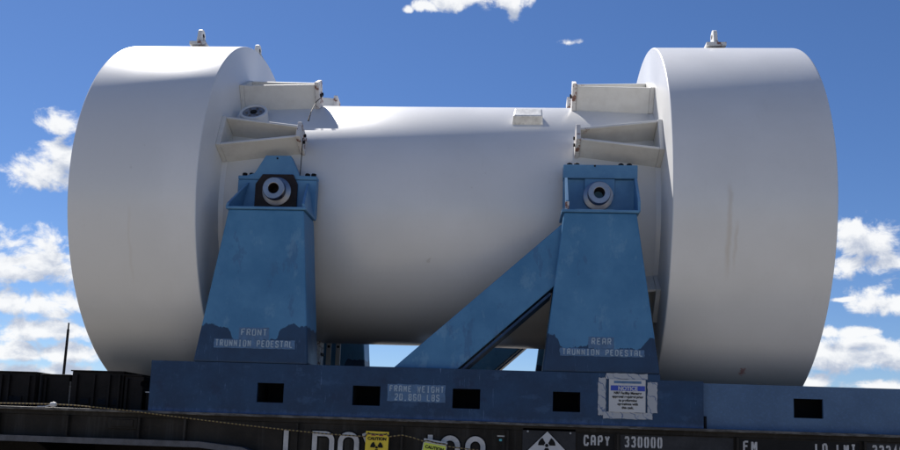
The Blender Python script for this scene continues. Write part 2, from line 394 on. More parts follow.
GL = {
 'A': [[(0,0),(0,1-c_),(c_*1.2,1),(1-c_*1.2,1),(1,1-c_),(1,0)],[(.12,.42),(.88,.42)]],
 'B': [[(0,0),(0,1)],[(.1,1),(.8,1),(1,.85),(1,.65),(.85,.52)],[(.1,.5),(.8,.5),(1,.36),(1,.15),(.8,0),(.1,0)]],
 'C': [[(1,.72),(1,1-c_),(1-c_,1),(c_,1),(0,1-c_),(0,c_),(c_,0),(1-c_,0),(1,c_),(1,.28)]],
 'D': [[(0,0),(0,1)],[(.12,1),(.75,1),(1,.8),(1,.2),(.75,0),(.12,0)]],
 'E': [[(0,0),(0,1)],[(.1,1),(1,1)],[(.1,.52),(.8,.52)],[(.1,0),(1,0)]],
 'F': [[(0,0),(0,1)],[(.1,1),(1,1)],[(.1,.52),(.8,.52)]],
 'G': [[(1,.75),(1,1-c_),(1-c_,1),(c_,1),(0,1-c_),(0,c_),(c_,0),(1-c_,0),(1,c_),(1,.45),(.6,.45)]],
 'H': [[(0,0),(0,1)],[(1,0),(1,1)],[(.12,.5),(.88,.5)]],
 'I': [[(.5,.08),(.5,.92)],[(.2,1),(.8,1)],[(.2,0),(.8,0)]],
 'L': [[(0,1),(0,0)],[(.12,0),(1,0)]],
 'M': [[(0,0),(0,1)],[(1,0),(1,1)],[(.1,.95),(.5,.35),(.9,.95)]],
 'N': [[(0,0),(0,1)],[(1,0),(1,1)],[(.08,.92),(.92,.08)]],
 'O': [[(c_,1),(0,1-c_),(0,c_),(c_,0),(.42,0)],[(.58,0),(1-c_,0),(1,c_),(1,1-c_),(1-c_,1),(.58,1)],[(.42,1),(c_,1)]],
 'P': [[(0,0),(0,1)],[(.12,1),(.8,1),(1,.82),(1,.62),(.8,.46),(.12,.46)]],
 'R': [[(0,0),(0,1)],[(.12,1),(.8,1),(1,.82),(1,.66),(.8,.5),(.12,.5)],[(.55,.42),(1,0)]],
 'S': [[(1,.78),(1,1-c_),(1-c_,1),(c_,1),(0,.83),(0,.68),(.2,.54),(.8,.46),(1,.32),(1,c_),(1-c_,0),(c_,0),(0,c_),(0,.24)]],
 'T': [[(.5,0),(.5,.9)],[(0,1),(1,1)]],
 'U': [[(0,1),(0,c_),(c_,0),(1-c_,0),(1,c_),(1,1)]],
 'W': [[(0,1),(.2,0),(.5,.7),(.8,0),(1,1)]],
 'X': [[(0,1),(1,0)],[(1,1),(.56,.56)],[(.44,.44),(0,0)]],
 'Y': [[(0,1),(.5,.5),(1,1)],[(.5,.42),(.5,0)]],
 '0': [[(.42,1),(c_,1),(0,1-c_),(0,c_),(c_,0),(.42,0)],[(.58,0),(1-c_,0),(1,c_),(1,1-c_),(1-c_,1),(.58,1)]],
 '1': [[(.5,0),(.5,1)]],
 '2': [[(0,.78),(0,.85),(.2,1),(.8,1),(1,.85),(1,.62),(0,.1),(0,0),(1,0)]],
 '3': [[(0,.82),(.2,1),(.8,1),(1,.85),(1,.66),(.8,.52),(.4,.52)],[(.85,.48),(1,.34),(1,.16),(.8,0),(.2,0),(0,.16)]],
 '4': [[(.75,0),(.75,1),(0,.3),(1,.3)]],
 '6': [[(1,.85),(.8,1),(.2,1),(0,.85),(0,.15),(.2,0),(.8,0),(1,.15),(1,.38),(.8,.52),(.1,.52)]],
 '8': [[(.2,.52),(0,.66),(0,.85),(.2,1),(.8,1),(1,.85),(1,.66),(.8,.52),(.25,.52)],[(.2,.48),(0,.36),(0,.14),(.2,0),(.8,0),(1,.14),(1,.36),(.85,.48)]],
 ',': [[(.5,.06),(.4,-.14)]]}
def words(name, text, x0, x1, z0, z1, y, stroke, gap, m, parent):
    for k in range(len(text.split())): obj(name, lettering(BM(), text, x0, x1, z0, z1, y, stroke, gap, k), m, parent)
def lettering(bm, text, x0, x1, z0, z1, y, stroke, gap=.32, word=0):
    n = len(text); w = (x1-x0)/(n+(n-1)*gap) ; i_ = 0; wd = 0
    for i, ch in enumerate(text):
        if ch == ' ': wd += 1; continue
        if wd != word: continue
        ox = x0+i*w*(1+gap)
        for s in GL[ch]:
            ribbon(bm, [(ox+stroke/2+u*(w-stroke), z0+stroke/2+v*(z1-z0-stroke)) for u, v in s], stroke, y-.00025*(i_ % 3)); i_ += 1
    return bm
def font_mesh(name, text, size, x, y, z, m, parent, align='CENTER', sx=1., rot=0., bold=0.):
    cu = bpy.data.curves.new(name, 'FONT'); cu.body = text; cu.size = size; cu.align_x = align; cu.extrude = .0006; cu.offset = bold
    t = bpy.data.objects.new(name, cu); me = bpy.data.meshes.new_from_object(t); bpy.data.objects.remove(t)
    base = wloc(parent); rx = Matrix.Rotation(pi/2, 4, 'X'); sc = Matrix.Diagonal((sx, 1, 1, 1)); rr = Matrix.Rotation(rot, 4, 'Y')
    me.transform(Matrix.Translation(Vector((x, y, z+ZA))-base) @ rr @ rx @ sc)
    me.name = name; me.materials.clear(); me.materials.append(m)
    o = bpy.data.objects.new(name, me); C.objects.link(o); o.parent = parent; return o
def plate(bm, pts, y, th=.002):                    # thin sheet facing the camera side
    prism(bm, pts, y, y+th, 'y')
def rect(x0, x1, z0, z1): return [(x0, z0), (x1, z0), (x1, z1), (x0, z1)]

# ================================================================== setting
bm = BM(); bx(bm, -2500, 2500, -2500, 2500, -ZA-.5, -ZA); tag(obj('ground', bm, M_GROUND), kind='structure')
bm = BM(); prism(bm, [(-2.6, -ZA+.004), (2.6, -ZA+.004), (1.9, -ZA+.30), (-1.9, -ZA+.30)], -60, 60, 'x'); tag(obj('track_bed', bm, M_BALLAST), kind='structure')
RT = -2.95                                           # top of rail
for s in (-1, 1):
    bm = BM(); yc = s*.7525
    prism(bm, [(yc-.07, RT-.17), (yc+.07, RT-.17), (yc+.012, RT-.14), (yc+.012, RT-.04), (yc+.035, RT-.03), (yc+.035, RT), (yc-.035, RT), (yc-.035, RT-.03), (yc-.012, RT-.04), (yc-.012, RT-.14), (yc-.07, RT-.14)], -60, 60, 'x')
    tag(obj('rail', bm, M_RAIL), kind='structure')
bm = BM()
for i in range(-60, 61): bx(bm, i*.6-.11, i*.6+.11, -1.3, 1.3, -ZA+.19, RT-.172)
tag(obj('track_sleepers', bm, M_WOOD), kind='structure')

# ================================================================== flatcar
DK = -1.79                                           # deck top
car = empty('flatcar', (0, 0, RT), 'long dark brown railway flatcar that carries the white cask and its blue cradle', 'railway car')
bm = BM(); bx(bm, -9, 9, -1.50, 1.50, DK-.05, DK); obj('deck', bm, M_CAR, car)
bm = BM()
bx(bm, -9, 9, -1.535, -1.502, DK-.019, DK+.002); bx(bm, -9, 9, 1.502, 1.535, DK-.019, DK+.002)
obj('deck_edge', bm, M_LIP, car, bevel=.004)
low = [(-9, -2.0), (-1.62, -2.0), (-1.30, -2.03), (-1.05, -2.12), (-.85, -2.3), (-.55, -2.5), (-.2, -2.58), (5.2, -2.58), (5.6, -2.5), (6.2, -2.1), (6.6, -2.0), (9, -2.0)]
for s in (-1, 1):
    bm = BM(); prism(bm, [(-9, DK-.052)]+low+[(9, DK-.052)], s*1.49, s*1.47)
    obj('side_sill', bm, M_CAR, car)
    bm = BM()                                        # bottom flange following the fishbelly
    for (xa, za), (xb, zb) in zip(low, low[1:]):
        y0, y1 = s*1.30, s*1.60
        hull8(bm, [(xa, y0, za-.045), (xb, y0, zb-.045), (xb, y1, zb-.045), (xa, y1, za-.045), (xa, y0, za-.002), (xb, y0, zb-.002), (xb, y1, zb-.002), (xa, y1, za-.002)])
    obj('sill_flange', bm, M_FLANGE, car)
for x in (-7, -6, -5, -4.1, -3.2, -2.66, -2.11, -1.76, -.92, -.145, .618, 1.402, 2.24, 3.115, 4.0, 4.9, 5.8, 7, 8):
    zb = -1.998 if x < -1.5 or x > 6.5 else (-2.12 if x < -.8 else -2.50 if x > 5 else -2.55)
    bm = BM(); bx(bm, x-.006, x+.010, -1.53, -1.491, zb, DK-.054); obj('sill_stiffener', bm, M_CAR, car)
bm = BM(); bx(bm, -2.36, -2.13, -1.500, -1.4905, -1.93, -1.845); bx(bm, -2.33, -2.16, -1.508, -1.5005, -1.915, -1.86); obj('access_plate', bm, M_CAR, car, bevel=.006)
bm = BM(); bx(bm, -8.8, 8.8, -.35, .35, -2.55, DK-.055); obj('centre_sill', bm, M_BLACK, car)
for x in (-7, -5, -3, -1, 1, 3, 5, 7):
    bm = BM(); prism(bm, [(-1.46, DK-.06), (1.46, DK-.06), (1.46, DK-.2), (.4, -2.4), (-.4, -2.4), (-1.46, DK-.2)], x-.01, x+.01, 'x'); obj('cross_bearer', bm, M_BLACK, car)
def bogie(xc):
    e = bpy.data.objects.new('bogie', None); C.objects.link(e); e.parent = car; e.location = (xc, 0, 0)
    for s in (-1, 1):
        bm = BM(); y = s*1.0
        prism(bm, [(xc-1.1, -2.50), (xc-.9, -2.34), (xc-.35, -2.30), (xc+.35, -2.30), (xc+.9, -2.34), (xc+1.1, -2.50), (xc+1.05, -2.62), (xc+.75, -2.6), (xc+.4, -2.78), (xc-.4, -2.78), (xc-.75, -2.6), (xc-1.05, -2.62)], y-.06, y+.06)
        obj('side_frame', bm, M_BLACK, e, bevel=.01)
        for q in (-.88, .88):
            bm = BM(); r = .42
            lathe(bm, [(s*.68, 0), (s*.68, r+.03), (s*.71, r+.03), (s*.72, r), (s*.82, r-.01), (s*.82, r-.09), (s*.79, r-.1), (s*.79, .12), (s*.84, .1), (s*.84, 0)], 'y', 48, (xc+q, 0, RT+r+.002))
            obj('wheel', bm, M_RAIL, e, smooth=True)
    bm = BM(); bx(bm, xc-.25, xc+.25, -.94, .94, -2.62, -2.56); obj('bolster', bm, M_BLACK, e)
    for q in (-.88, .88):
        bm = BM(); lathe(bm, [(-.675, 0), (-.675, .08), (.675, .08), (.675, 0)], 'y', 20, (xc+q, 0, RT+.422)); obj('axle', bm, M_BLACK, e)
bogie(-6.6); bogie(7.6)
# lettering on the sill (tops of large characters, black halo behind white)
def rr(x0, x1, z0, z1, r, n=6):                      # rounded rectangle path
    P = []
    for cx, cz, a0 in ((x1-r, z1-r, 0), (x0+r, z1-r, 90), (x0+r, z0+r, 180), (x1-r, z0+r, 270)):
        for i in range(n+1): t = R_(a0+90*i/n); P.append((cx+r*cos(t), cz+r*sin(t)))
    Q = [P[0]]
    for p in P[1:]:
        if math.hypot(p[0]-Q[-1][0], p[1]-Q[-1][1]) > 2e-3: Q.append(p)
    if math.hypot(Q[0][0]-Q[-1][0], Q[0][1]-Q[-1][1]) < 2e-3: Q.pop()
    return Q
T, Bz, sw = -1.897, -2.23, .036; h = sw/2
def big(w, y, number):
    bm = BM()
    if number:
        ribbon(bm, [(.060, T), (.060, Bz)], w, y)
        ribbon(bm, rr(.150, .260, Bz+h, T-h, .055), w, y, closed=True)
        ribbon(bm, rr(.334, .444, Bz+h, T-h, .055), w, y, closed=True)
        return bm
    L_ = -1.003
    ribbon(bm, [(L_, T), (L_, Bz+h)], w, y); ribbon(bm, [(L_+.01, Bz+h), (-.87, Bz+h)], w, y-.0003)
    D0, D1 = -.795+h*.3, -.662
    P = rr(D0, D1, Bz+h, T-h, .05); P = P[:7]+[(D0, T-h), (D0, Bz+h)]+P[21:]
    ribbon(bm, P, w, y-.0003, closed=True)
    ribbon(bm, rr(-.598, -.478, Bz+h, T-h, .055), w, y, closed=True)
    ribbon(bm, [(-.425, T-.004), (-.285, Bz)], w, y); ribbon(bm, [(-.285, T-.004), (-.425, Bz)], w, y-.0003)
    return bm
for nm, nb_ in (('lettering', False), ('number', True)):
    obj('large_'+nm, big(sw, -1.4960, nb_), M_LET, car); obj('outline_of_'+nm, big(sw+.022, -1.4930, nb_), M_LETB, car)
for (x0, x1, z0, z1, m_) in ((1.118, 1.385, -2.2, -1.848, M_PANEL), (1.425, 2.22, -2.2, -1.850, M_PANEL2), (2.262, 3.09, -2.2, -1.852, M_PANEL), (3.14, 3.9, -2.2, -1.852, M_PANEL2)):
    bm = BM(); plate(bm, rect(x0, x1, z0, z1), -1.4925, .0015); obj('stencil_panel', bm, m_, car)
for t, x0, x1, dz in (('CAPY', 1.165, 1.352, 0), ('330000', 1.455, 1.722, 0), ('FM', 2.287, 2.385, -.003), ('LD LMT', 2.785, 3.065, -.004), ('333400', 3.175, 3.44, -.004)):
    words('stencil_lettering', t, x0, x1, -1.938+dz, -1.860+dz, -1.4955, .013, .34, M_LET, car)
bm = BM(); bx(bm, .545, .598, -1.494, -1.4905, -1.893, -1.885); obj('chalk_mark', bm, M_LET, car)
bm = BM(); bx(bm, .560, .580, -1.494, -1.4905, -1.925, -1.910); obj('chalk_mark', bm, M_CYAN, car)
# placard holder
bm = BM(); bx(bm, .727, 1.108, -1.500, -1.4905, -2.21, -1.822); ph = obj('placard_holder', bm, M_PANEL2, car, bevel=.003)
for x, z in ((.765, -1.848), (1.07, -1.852), (.765, -2.18), (1.07, -2.18)):
    bm = BM(); lathe(bm, [(-1.506, 0), (-1.506, .007), (-1.5003, .008), (-1.5003, 0)], 'y', 12, (x, 0, z)); obj('screw', bm, M_STEEL2, ph)
dc = (.905, -2.035); dr = .190
plc = empty('hazard_placard', (dc[0], -1.506, dc[1]-dr), 'white diamond radiation placard with black trefoil on the dark plate left of the lettering CAPY', 'placard')
def dia(r): return [(dc[0], dc[1]-r), (dc[0]+r, dc[1]), (dc[0], dc[1]+r), (dc[0]-r, dc[1])]
bm = BM(); plate(bm, dia(dr+.009), -1.505, .002); obj('border', bm, M_INK, plc)
bm = BM(); plate(bm, dia(dr), -1.5075, .002); obj('face', bm, M_SIGNW, plc)
def trefoil(bm, cx, cz, r, y, rot=0.):
    plate(bm, [(cx+r*.2*cos(t*pi/10), cz+r*.2*sin(t*pi/10)) for t in range(20)], y)
    for k_ in (30, 150, 270):
        a0, a1 = R_(k_-30)+rot, R_(k_+30)+rot; P = [(cx+r*cos(a0+(a1-a0)*i/8), cz+r*sin(a0+(a1-a0)*i/8)) for i in range(9)]
        P += [(cx+r*.3*cos(a1-(a1-a0)*i/4), cz+r*.3*sin(a1-(a1-a0)*i/4)) for i in range(5)]
        plate(bm, P, y)
    return bm
obj('trefoil', trefoil(BM(), dc[0]-.003, dc[1]+.090, .062, -1.5095), M_INK, plc)

# ================================================================== cradle
cr = empty('cask_cradle', (0, 0, DK), 'blue welded steel cradle with two tall trunnion pedestals on the flatcar deck', 'cradle')
HX = [(-1.240, -1.040), (-.525, -.320), (.212, .414), (.940, 1.137)]; HZ = (-1.700, -1.556)
YF = -1.5
def holed(bm, x0, x1, z0, z1, ya, yb, holes, hz):
    def b_(a, b, c, d):
        if b-a > 1e-5: bx(bm, a, b, ya, yb, c, d)
    b_(x0, x1, z0, hz[0]); b_(x0, x1, hz[1], z1); cur = x0
    for a, b in holes: b_(cur, a, hz[0], hz[1]); cur = b
    b_(cur, x1, hz[0], hz[1])
def weld(bm): bmesh.ops.remove_doubles(bm, verts=bm.verts, dist=1e-5)
for s in (-1, 1):
    o_, i_ = s*1.5, s*1.14
    bm = BM()
    # face plate as one skin with true openings
    xs = sorted({-2.058, 2.012, 1.706} | {v for h_ in HX for v in h_}); zs = [DK, HZ[0], HZ[1], -1.452, -1.412]
    for k in range(len(xs)-1):
        for q in range(4):
            a, b = xs[k], xs[k+1]
            if q == 3 and a >= 1.705: continue
            if q == 1 and (a, b) in HX: continue
            for yy in (o_, o_-s*.02):
                bm.faces.new([bm.verts.new(p) for p in ((a, yy, zs[q]), (b, yy, zs[q]), (b, yy, zs[q+1]), (a, yy, zs[q+1]))])
    for a, b in HX:                                  # reveals
        y0, y1 = o_, o_-s*.02
        for p in (((a, HZ[0]), (b, HZ[0])), ((a, HZ[1]), (b, HZ[1])), ((a, HZ[0]), (a, HZ[1])), ((b, HZ[0]), (b, HZ[1]))):
            bm.faces.new([bm.verts.new(v) for v in ((p[0][0], y0, p[0][1]), (p[1][0], y0, p[1][1]), (p[1][0], y1, p[1][1]), (p[0][0], y1, p[0][1]))])
    def cap(P):
        for (a, za), (b, zb) in P: bm.faces.new([bm.verts.new(v) for v in ((a, o_, za), (b, o_, zb), (b, i_, zb), (a, i_, za))])
    cap([((-2.058, -1.412), (1.706, -1.412)), ((1.706, -1.452), (1.706, -1.412)), ((1.706, -1.452), (2.012, -1.452)), ((-2.058, DK), (-2.058, -1.412)), ((2.012, DK), (2.012, -1.452)), ((-2.058, DK), (2.012, DK))])
    for a, b, z in ((-2.058, 1.706, -1.412), (1.706, 2.012, -1.452)): bm.faces.new([bm.verts.new(v) for v in ((a, i_, DK), (b, i_, DK), (b, i_, z), (a, i_, z))])
    weld(bm); sr = obj('side_rail', bm, M_NAVY, cr, bevel=.0)
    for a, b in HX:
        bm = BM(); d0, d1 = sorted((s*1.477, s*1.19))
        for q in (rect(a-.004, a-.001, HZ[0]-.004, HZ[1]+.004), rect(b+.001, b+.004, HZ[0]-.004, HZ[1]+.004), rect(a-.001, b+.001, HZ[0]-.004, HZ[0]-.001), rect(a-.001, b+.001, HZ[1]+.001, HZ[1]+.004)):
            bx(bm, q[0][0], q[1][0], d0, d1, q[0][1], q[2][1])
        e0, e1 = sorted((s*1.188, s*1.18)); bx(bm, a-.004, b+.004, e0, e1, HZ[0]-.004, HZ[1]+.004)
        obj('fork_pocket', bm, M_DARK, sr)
    # tail beam, faded
    bm = BM(); f0 = s*1.455; xs = [2.016, 2.655, 2.860, 4.6]; zs = [DK+.002, -1.690, -1.552, -1.462]
    for k in range(3):
        for q in range(3):
            if k == 1 and q == 1: continue
            a, b = sorted((f0, f0-s*.02)); bx(bm, xs[k], xs[k+1], a, b, zs[q], zs[q+1])
    a, b = sorted((f0-s*.0205, s*1.14)); bx(bm, 2.016, 4.6, a, b, -1.482, -1.462); bx(bm, 2.016, 4.6, a, b, DK+.002, DK+.02)
    tb = obj('tail_beam', bm, M_TAIL, cr)
    a, b = sorted((s*1.25, s*1.26)); bm = BM(); bx(bm, 2.30, 3.2, a, b, DK+.021, -1.483); obj('fork_pocket', bm, M_DARK, tb)
    bm = BM(); a, b = sorted((s*1.462, s*1.49)); bx(bm, 2.019, 2.035, a, b, DK+.003, -1.70); obj('gap_shadow_strip', bm, M_DARK, tb)  # dark strip stands in for the shadow in the gap at the rail end
for x in (-1.9, -.2, .55, 1.95, 3.4):
    bm = BM(); bx(bm, x-.12, x+.12, -1.138, 1.138, DK+.003, DK+.14); obj('cross_member', bm, M_NAVY, cr)

def pedestal(front, s):
    xc = -1.26 if front else 1.266
    xt0, xt1, xb0, xb1 = (-1.552, -.966, -1.742, -.872) if front else (.998, 1.534, .862, 1.706)
    ZS, ZB = -.238 if front else -.222, -1.4105
    yo, yi = s*1.5, s*1.15
    bm = BM()
    hull8(bm, [(xb0, yo, ZB), (xb1, yo, ZB), (xb1, yi, ZB), (xb0, yi, ZB), (xt0, yo, ZS), (xt1, yo, ZS), (xt1, yi, ZS), (xt0, yi, ZS)])
    ped = obj('trunnion_pedestal', bm, M_PED, cr, bevel=.012)
    if s < 0: ped['label'] = 'front pedestal with dark trunnion keeper' if front else 'rear pedestal with diagonal brace'
    bm = BM(); a, b = sorted((s*1.512, s*1.16)); bx(bm, xt0-.018, xt1+.018, a, b, ZS+.001, ZS+.022); obj('shelf_plate', bm, M_BLUE, ped, bevel=.004)
    y0, y1 = s*1.2, s*1.12
    if front:
        bm = BM(); prism(bm, [(-1.590, ZS+.023), (-.952, ZS+.023), (-.952, .086), (-1.590, .086)], y0, y1); obj('bearing_block', bm, M_BLUE, ped, bevel=.005)
        bm = BM(); prism(bm, [(-1.590, .0885), (-.952, .0885), (-.952, .118), (-1.090, .122), (-1.171, .286), (-1.375, .286), (-1.458, .140), (-1.520, .118), (-1.590, .118)], s*1.204, y1); obj('bearing_cap', bm, M_BLUE, ped, bevel=.004)
        bm = BM(); prism(bm, [(-1.440, -.205), (-1.099, -.205), (-1.099, .045), (-1.138, .126), (-1.386, .126), (-1.440, .045)], s*1.222, s*1.2045); obj('keeper_plate', bm, M_GREASE, ped, bevel=.004)
        bt = (-1.548, -1.492, -1.035, -.985); btz = .119
        for xg, xo in ((-1.575, -1.515), (-.975, -1.03)):
            bm = BM(); A = (xg, s*1.50, ZS+.023); B = (xg, s*1.201, ZS+.023); D = (xo, s*1.201, .06); A2 = (xg+(xo-xg)*.15, s*1.50, ZS+.05)
            t = .018
            vs = [bm.verts.new(p) for p in (A, B, D, A2)]+[bm.verts.new((p[0]+t, p[1], p[2])) for p in (A, B, D, A2)]
            for f in ((0,1,2,3),(7,6,5,4),(0,4,5,1),(1,5,6,2),(2,6,7,3),(3,7,4,0)): bm.faces.new([vs[i] for i in f])
            obj('gusset', bm, M_BLUE, ped)
    else:
        bm = BM(); prism(bm, rect(1.006, 1.572, ZS+.023, .122), y0, y1); obj('bearing_block', bm, M_BLUE, ped, bevel=.004)
        bm = BM(); prism(bm, rect(1.003, 1.576, .124, .232), s*1.232, y1-s*.001); obj('bearing_cap', bm, M_BLUE, ped, bevel=.005)
        bm = BM(); pts = [(1.170, .122), (1.170, -.005)]+[(1.280+.10*cos(R_(t)), -.012+.10*sin(R_(t))) for t in range(180, 361, 15)]+[(1.400, -.005), (1.400, .122)]
        prism(bm, pts, s*1.222, s*1.2015); obj('keeper_plate', bm, M_BLUE, ped, bevel=.003)
        bt = (1.055, 1.110, 1.455, 1.520); btz = .233
        for xg, m_ in ((1.012, M_RUSTW), (1.545, M_BLUE)):
            bm = BM(); t = .02
            P = [(s*1.47, ZS+.023), (s*1.2325, ZS+.023), (s*1.2325, .110), (s*1.28, .110), (s*1.47, ZS+.10)]
            prism(bm, P, xg, xg+t, 'x'); obj('gusset', bm, M_BLUE, ped)
            if m_ is M_RUSTW:
                bm = BM(); bx(bm, xg-.004, xg+t+.004, *sorted((s*1.472, s*1.476)), ZS+.03, ZS+.09); obj('worn_edge', bm, M_RUSTW, ped)
    for x in bt:
        bm = BM(); lathe(bm, [(btz, 0), (btz, .021), (btz+.026, .021), (btz+.030, .016), (btz+.030, 0)], 'z', 6, (x, s*1.165, 0)); obj('bolt', bm, M_BLACK, ped)
    for x, z in (((xt0+xt1)/2-.02, .262 if front else .222),):
        bm = BM(); lathe(bm, [(s*1.2045 if front else s*1.2325, 0), (s*1.2045 if front else s*1.2325, .008), (s*1.212 if front else s*1.24, .006), (s*1.212 if front else s*1.24, 0)], 'y', 10, (x, 0, z)); obj('bolt', bm, M_BLACK, ped)
    return ped
pf = pedestal(True, -1); pr = pedestal(False, -1); qf = pedestal(True, 1); qr = pedestal(False, 1)
for s in (-1, 1):
    yo, yi = s*1.44, s*1.18; bm = BM()
    P = [(-.238, -1.411), (.235, -1.411), (.960, -.750), (1.060, -.230)]
    prism(bm, P, yo, yi); b_ = obj('diagonal_brace', bm, M_BRACE, cr, bevel=.006)
    bm = BM(); d = Vector((.905-.235, -.800+1.411)).normalized(); nn = Vector((d.y, -d.x))
    A, B = Vector((.262, -1.4095)), Vector((.905, -.823)); 
    prism(bm, [tuple(A), tuple(A+nn*.018), tuple(B+nn*.018), tuple(B)], s*1.452, s*1.17); obj('brace_flange', bm, M_NAVY, b_)
# inner tie-down lugs seen under the cask
for x in (-1.262, -1.165):
    bm = BM(); P = [(x, -1.22), (x+.048, -1.22), (x+.048, -.985)]+[(x+.024+.024*cos(R_(t)), -.985+.024*sin(R_(t))) for t in range(0, 181, 30)]
    prism(bm, P, .96, .985); lg = obj('tie_down_lug', bm, M_SIGNW, qf, bevel=.003)
    bm = BM(); lathe(bm, [(.957, 0), (.957, .013), (.988, .013), (.988, 0)], 'y', 16, (x+.024, 0, -1.03)); obj('hole_shade_disc', bm, M_DARK, lg)  # dark disc paints the shade of the hole in the lug
    bm = BM(); bx(bm, x-.01, x+.06, .95, 1.13, DK+.145, -1.221); obj('lug_foot', bm, M_NAVY, lg)
# stencilled patches and words
def stencil(parent, patches, lines, y=YF):
    for p in patches:
        bm = BM(); random.seed(int(p[0]*1000)); x0, x1, z0, z1 = p; n = 26; P = []
        j = lambda a: random.uniform(-a, a)
        for i in range(n+1): P.append((x0+(x1-x0)*i/n, z0+j(.0025)))
        for i in range(1, 4): P.append((x1+j(.004), z0+(z1-z0)*i/4))
        for i in range(n, -1, -1): P.append((x0+(x1-x0)*i/n, z1+j(.0025)))
        for i in range(3, 0, -1): P.append((x0+j(.004), z0+(z1-z0)*i/4))
        plate(bm, P, y-.0022, .0015); obj('stencil_patch', bm, M_STENP, parent)
    for t, x0, x1, z0, z1, g_ in lines:
        words('stencil_lettering', t, x0, x1, z0, z1, y-.0045, .0078, g_, M_STEN, parent)
stencil(pf, [(-1.405, -1.178, -1.2355, -1.145), (-1.592, -.975, -1.302, -1.2365)], [('FRONT', -1.388, -1.192, -1.207, -1.155, .35), ('TRUNNION PEDESTAL', -1.580, -.992, -1.292, -1.240, .35)])
stencil(pr, [(1.190, 1.375, -1.2355, -1.15), (.985, 1.592, -1.292, -1.2365)], [('REAR', 1.212, 1.355, -1.207, -1.158, .35), ('TRUNNION PEDESTAL', 1.002, 1.580, -1.286, -1.240, .35)])
stencil(cr, [(-.268, .160, -1.662, -1.536)], [('FRAME WEIGHT', -.252, .148, -1.593, -1.545, .35), ('20,860 LBS', -.212, .118, -1.655, -1.604, .35)])

# ================================================================== cask
ck = empty('shipping_cask', (0, 0, -1.6), 'huge white dumbbell-shaped steel transport cask lying on the blue cradle', 'cask')
RB = 1.09; RL = 1.6
bm = BM(); n = 256
lathe(bm, [(-1.85, .9), (-1.85, RB), (-1.745, RB), (-1.74, RB-.003), (-1.735, RB), (1.735, RB), (1.74, RB-.003), (1.745, RB), (1.85, RB), (1.85, .9)], 'x', n); obj('cask_body', bm, M_WHITE, ck, smooth=True)
def limiter(xi, xo):
    d = 1 if xo > xi else -1; r = .018; bm = BM()
    pr_ = [(xi, 0), (xi, RL-.012)]+[(xi+d*.012*(1-cos(R_(t))), RL-.012+.012*sin(R_(t))) for t in (30, 60, 90)]
    pr_ += [(xo-d*r*(1-sin(R_(t))), RL-r+r*cos(R_(t))) for t in (0, 25, 50, 75, 90)]+[(xo, RL-.05), (xo, 0)]
    lathe(bm, pr_, 'x', n); return obj('impact_limiter', bm, M_LIM, ck, smooth=True)
LL = limiter(-1.78, -2.791); LR = limiter(1.78, 2.957)
def lug(par, x, y, sc=1., thin='x'):
    z = math.sqrt(RL*RL-y*y)-.012
    bm = BM(); bx(bm, x-.085*sc, x+.085*sc, y-.10, y+.10, z, z+.035); o = obj('lifting_lug', bm, M_BRK, par, bevel=.006, loc=(x, y, z))
    bm = BM(); w = .050*sc
    P = [(y-.075, z+.0355), (y+.075, z+.0355), (y+.055, z+.12)]+[(y+.055*cos(R_(t)), z+.125+.055*sin(R_(t))) for t in range(0, 181, 20)]
    prism(bm, P, x-.018, x+.018, 'x'); e = obj('lug_eye', bm, M_BRK, o, smooth=False, bevel=.004)
    bm = BM(); lathe(bm, [(x-.0195, 0), (x-.0195, .02), (x+.0195, .02), (x+.0195, 0)], 'x', 16, (0, y, z+.122)); obj('eye_hole', bm, M_DARK, e)
    bm = BM(); prism(bm, [(x+.020, z+.0355), (x+.065, z+.0355), (x+.020, z+.11)], y-.008, y+.008); obj('lug_web', bm, M_BRK, o)
lug(LL, -2.25, -.50, .85); lug(LL, -1.87, -.02, .6); lug(LR, 2.33, -.50); lug(LR, 2.0, .60, .6)
# attachment brackets: one of each hand, copied round the axis
def bracket(d):                                     # d = -1: root on the left limiter; radial direction is -y, tangent z
    X0, X1 = d*1.741, d*1.135
    bm = BM(); th = .022
    for s in (-1, 1):
        t0, t1 = s*.140, s*.052
        hull8(bm, [(X0, -1.295, t0-th/2), (X1, -1.295, t1-th/2), (X1, -1.083, t1-th/2), (X0, -1.075, t0-th/2), (X0, -1.295, t0+th/2), (X1, -1.295, t1+th/2), (X1, -1.083, t1+th/2), (X0, -1.075, t0+th/2)])
    b = obj('attachment_bracket', bm, M_BRK, ck, bevel=.004, loc=(0, 0, 0))
    bm = BM(); a, c = sorted((d*1.7795, d*1.742)); bx(bm, a, c, -1.30, -1.083, -.154, .154); obj('root_plate', bm, M_BRK, b, bevel=.005, loc=(0, 0, 0))
    bm = BM(); a, c = sorted((d*1.134, d*1.098)); bx(bm, a, c, -1.318, -1.088, -.078, .078); ep = obj('end_block', bm, M_RUSTW, b, bevel=.005, loc=(0, 0, 0))
    for z in (-.035, .035):
        bm = BM(); lathe(bm, [(d*1.0975, 0), (d*1.0975, .014), (d*1.084, .014), (d*1.084, 0)], 'x', 6, (0, -1.20, z)); obj('bolt', bm, M_BLACK, ep, loc=(0, 0, 0))
    return b
for d in (-1, 1):
    b0 = bracket(d)
    for k, ph_ in enumerate((22.5, 60.5, 97.5, 135, -40, -90, -140)):
        b = b0 if k == 0 else copy_part(b0, ck)
        b.rotation_euler.x = -R_(ph_)
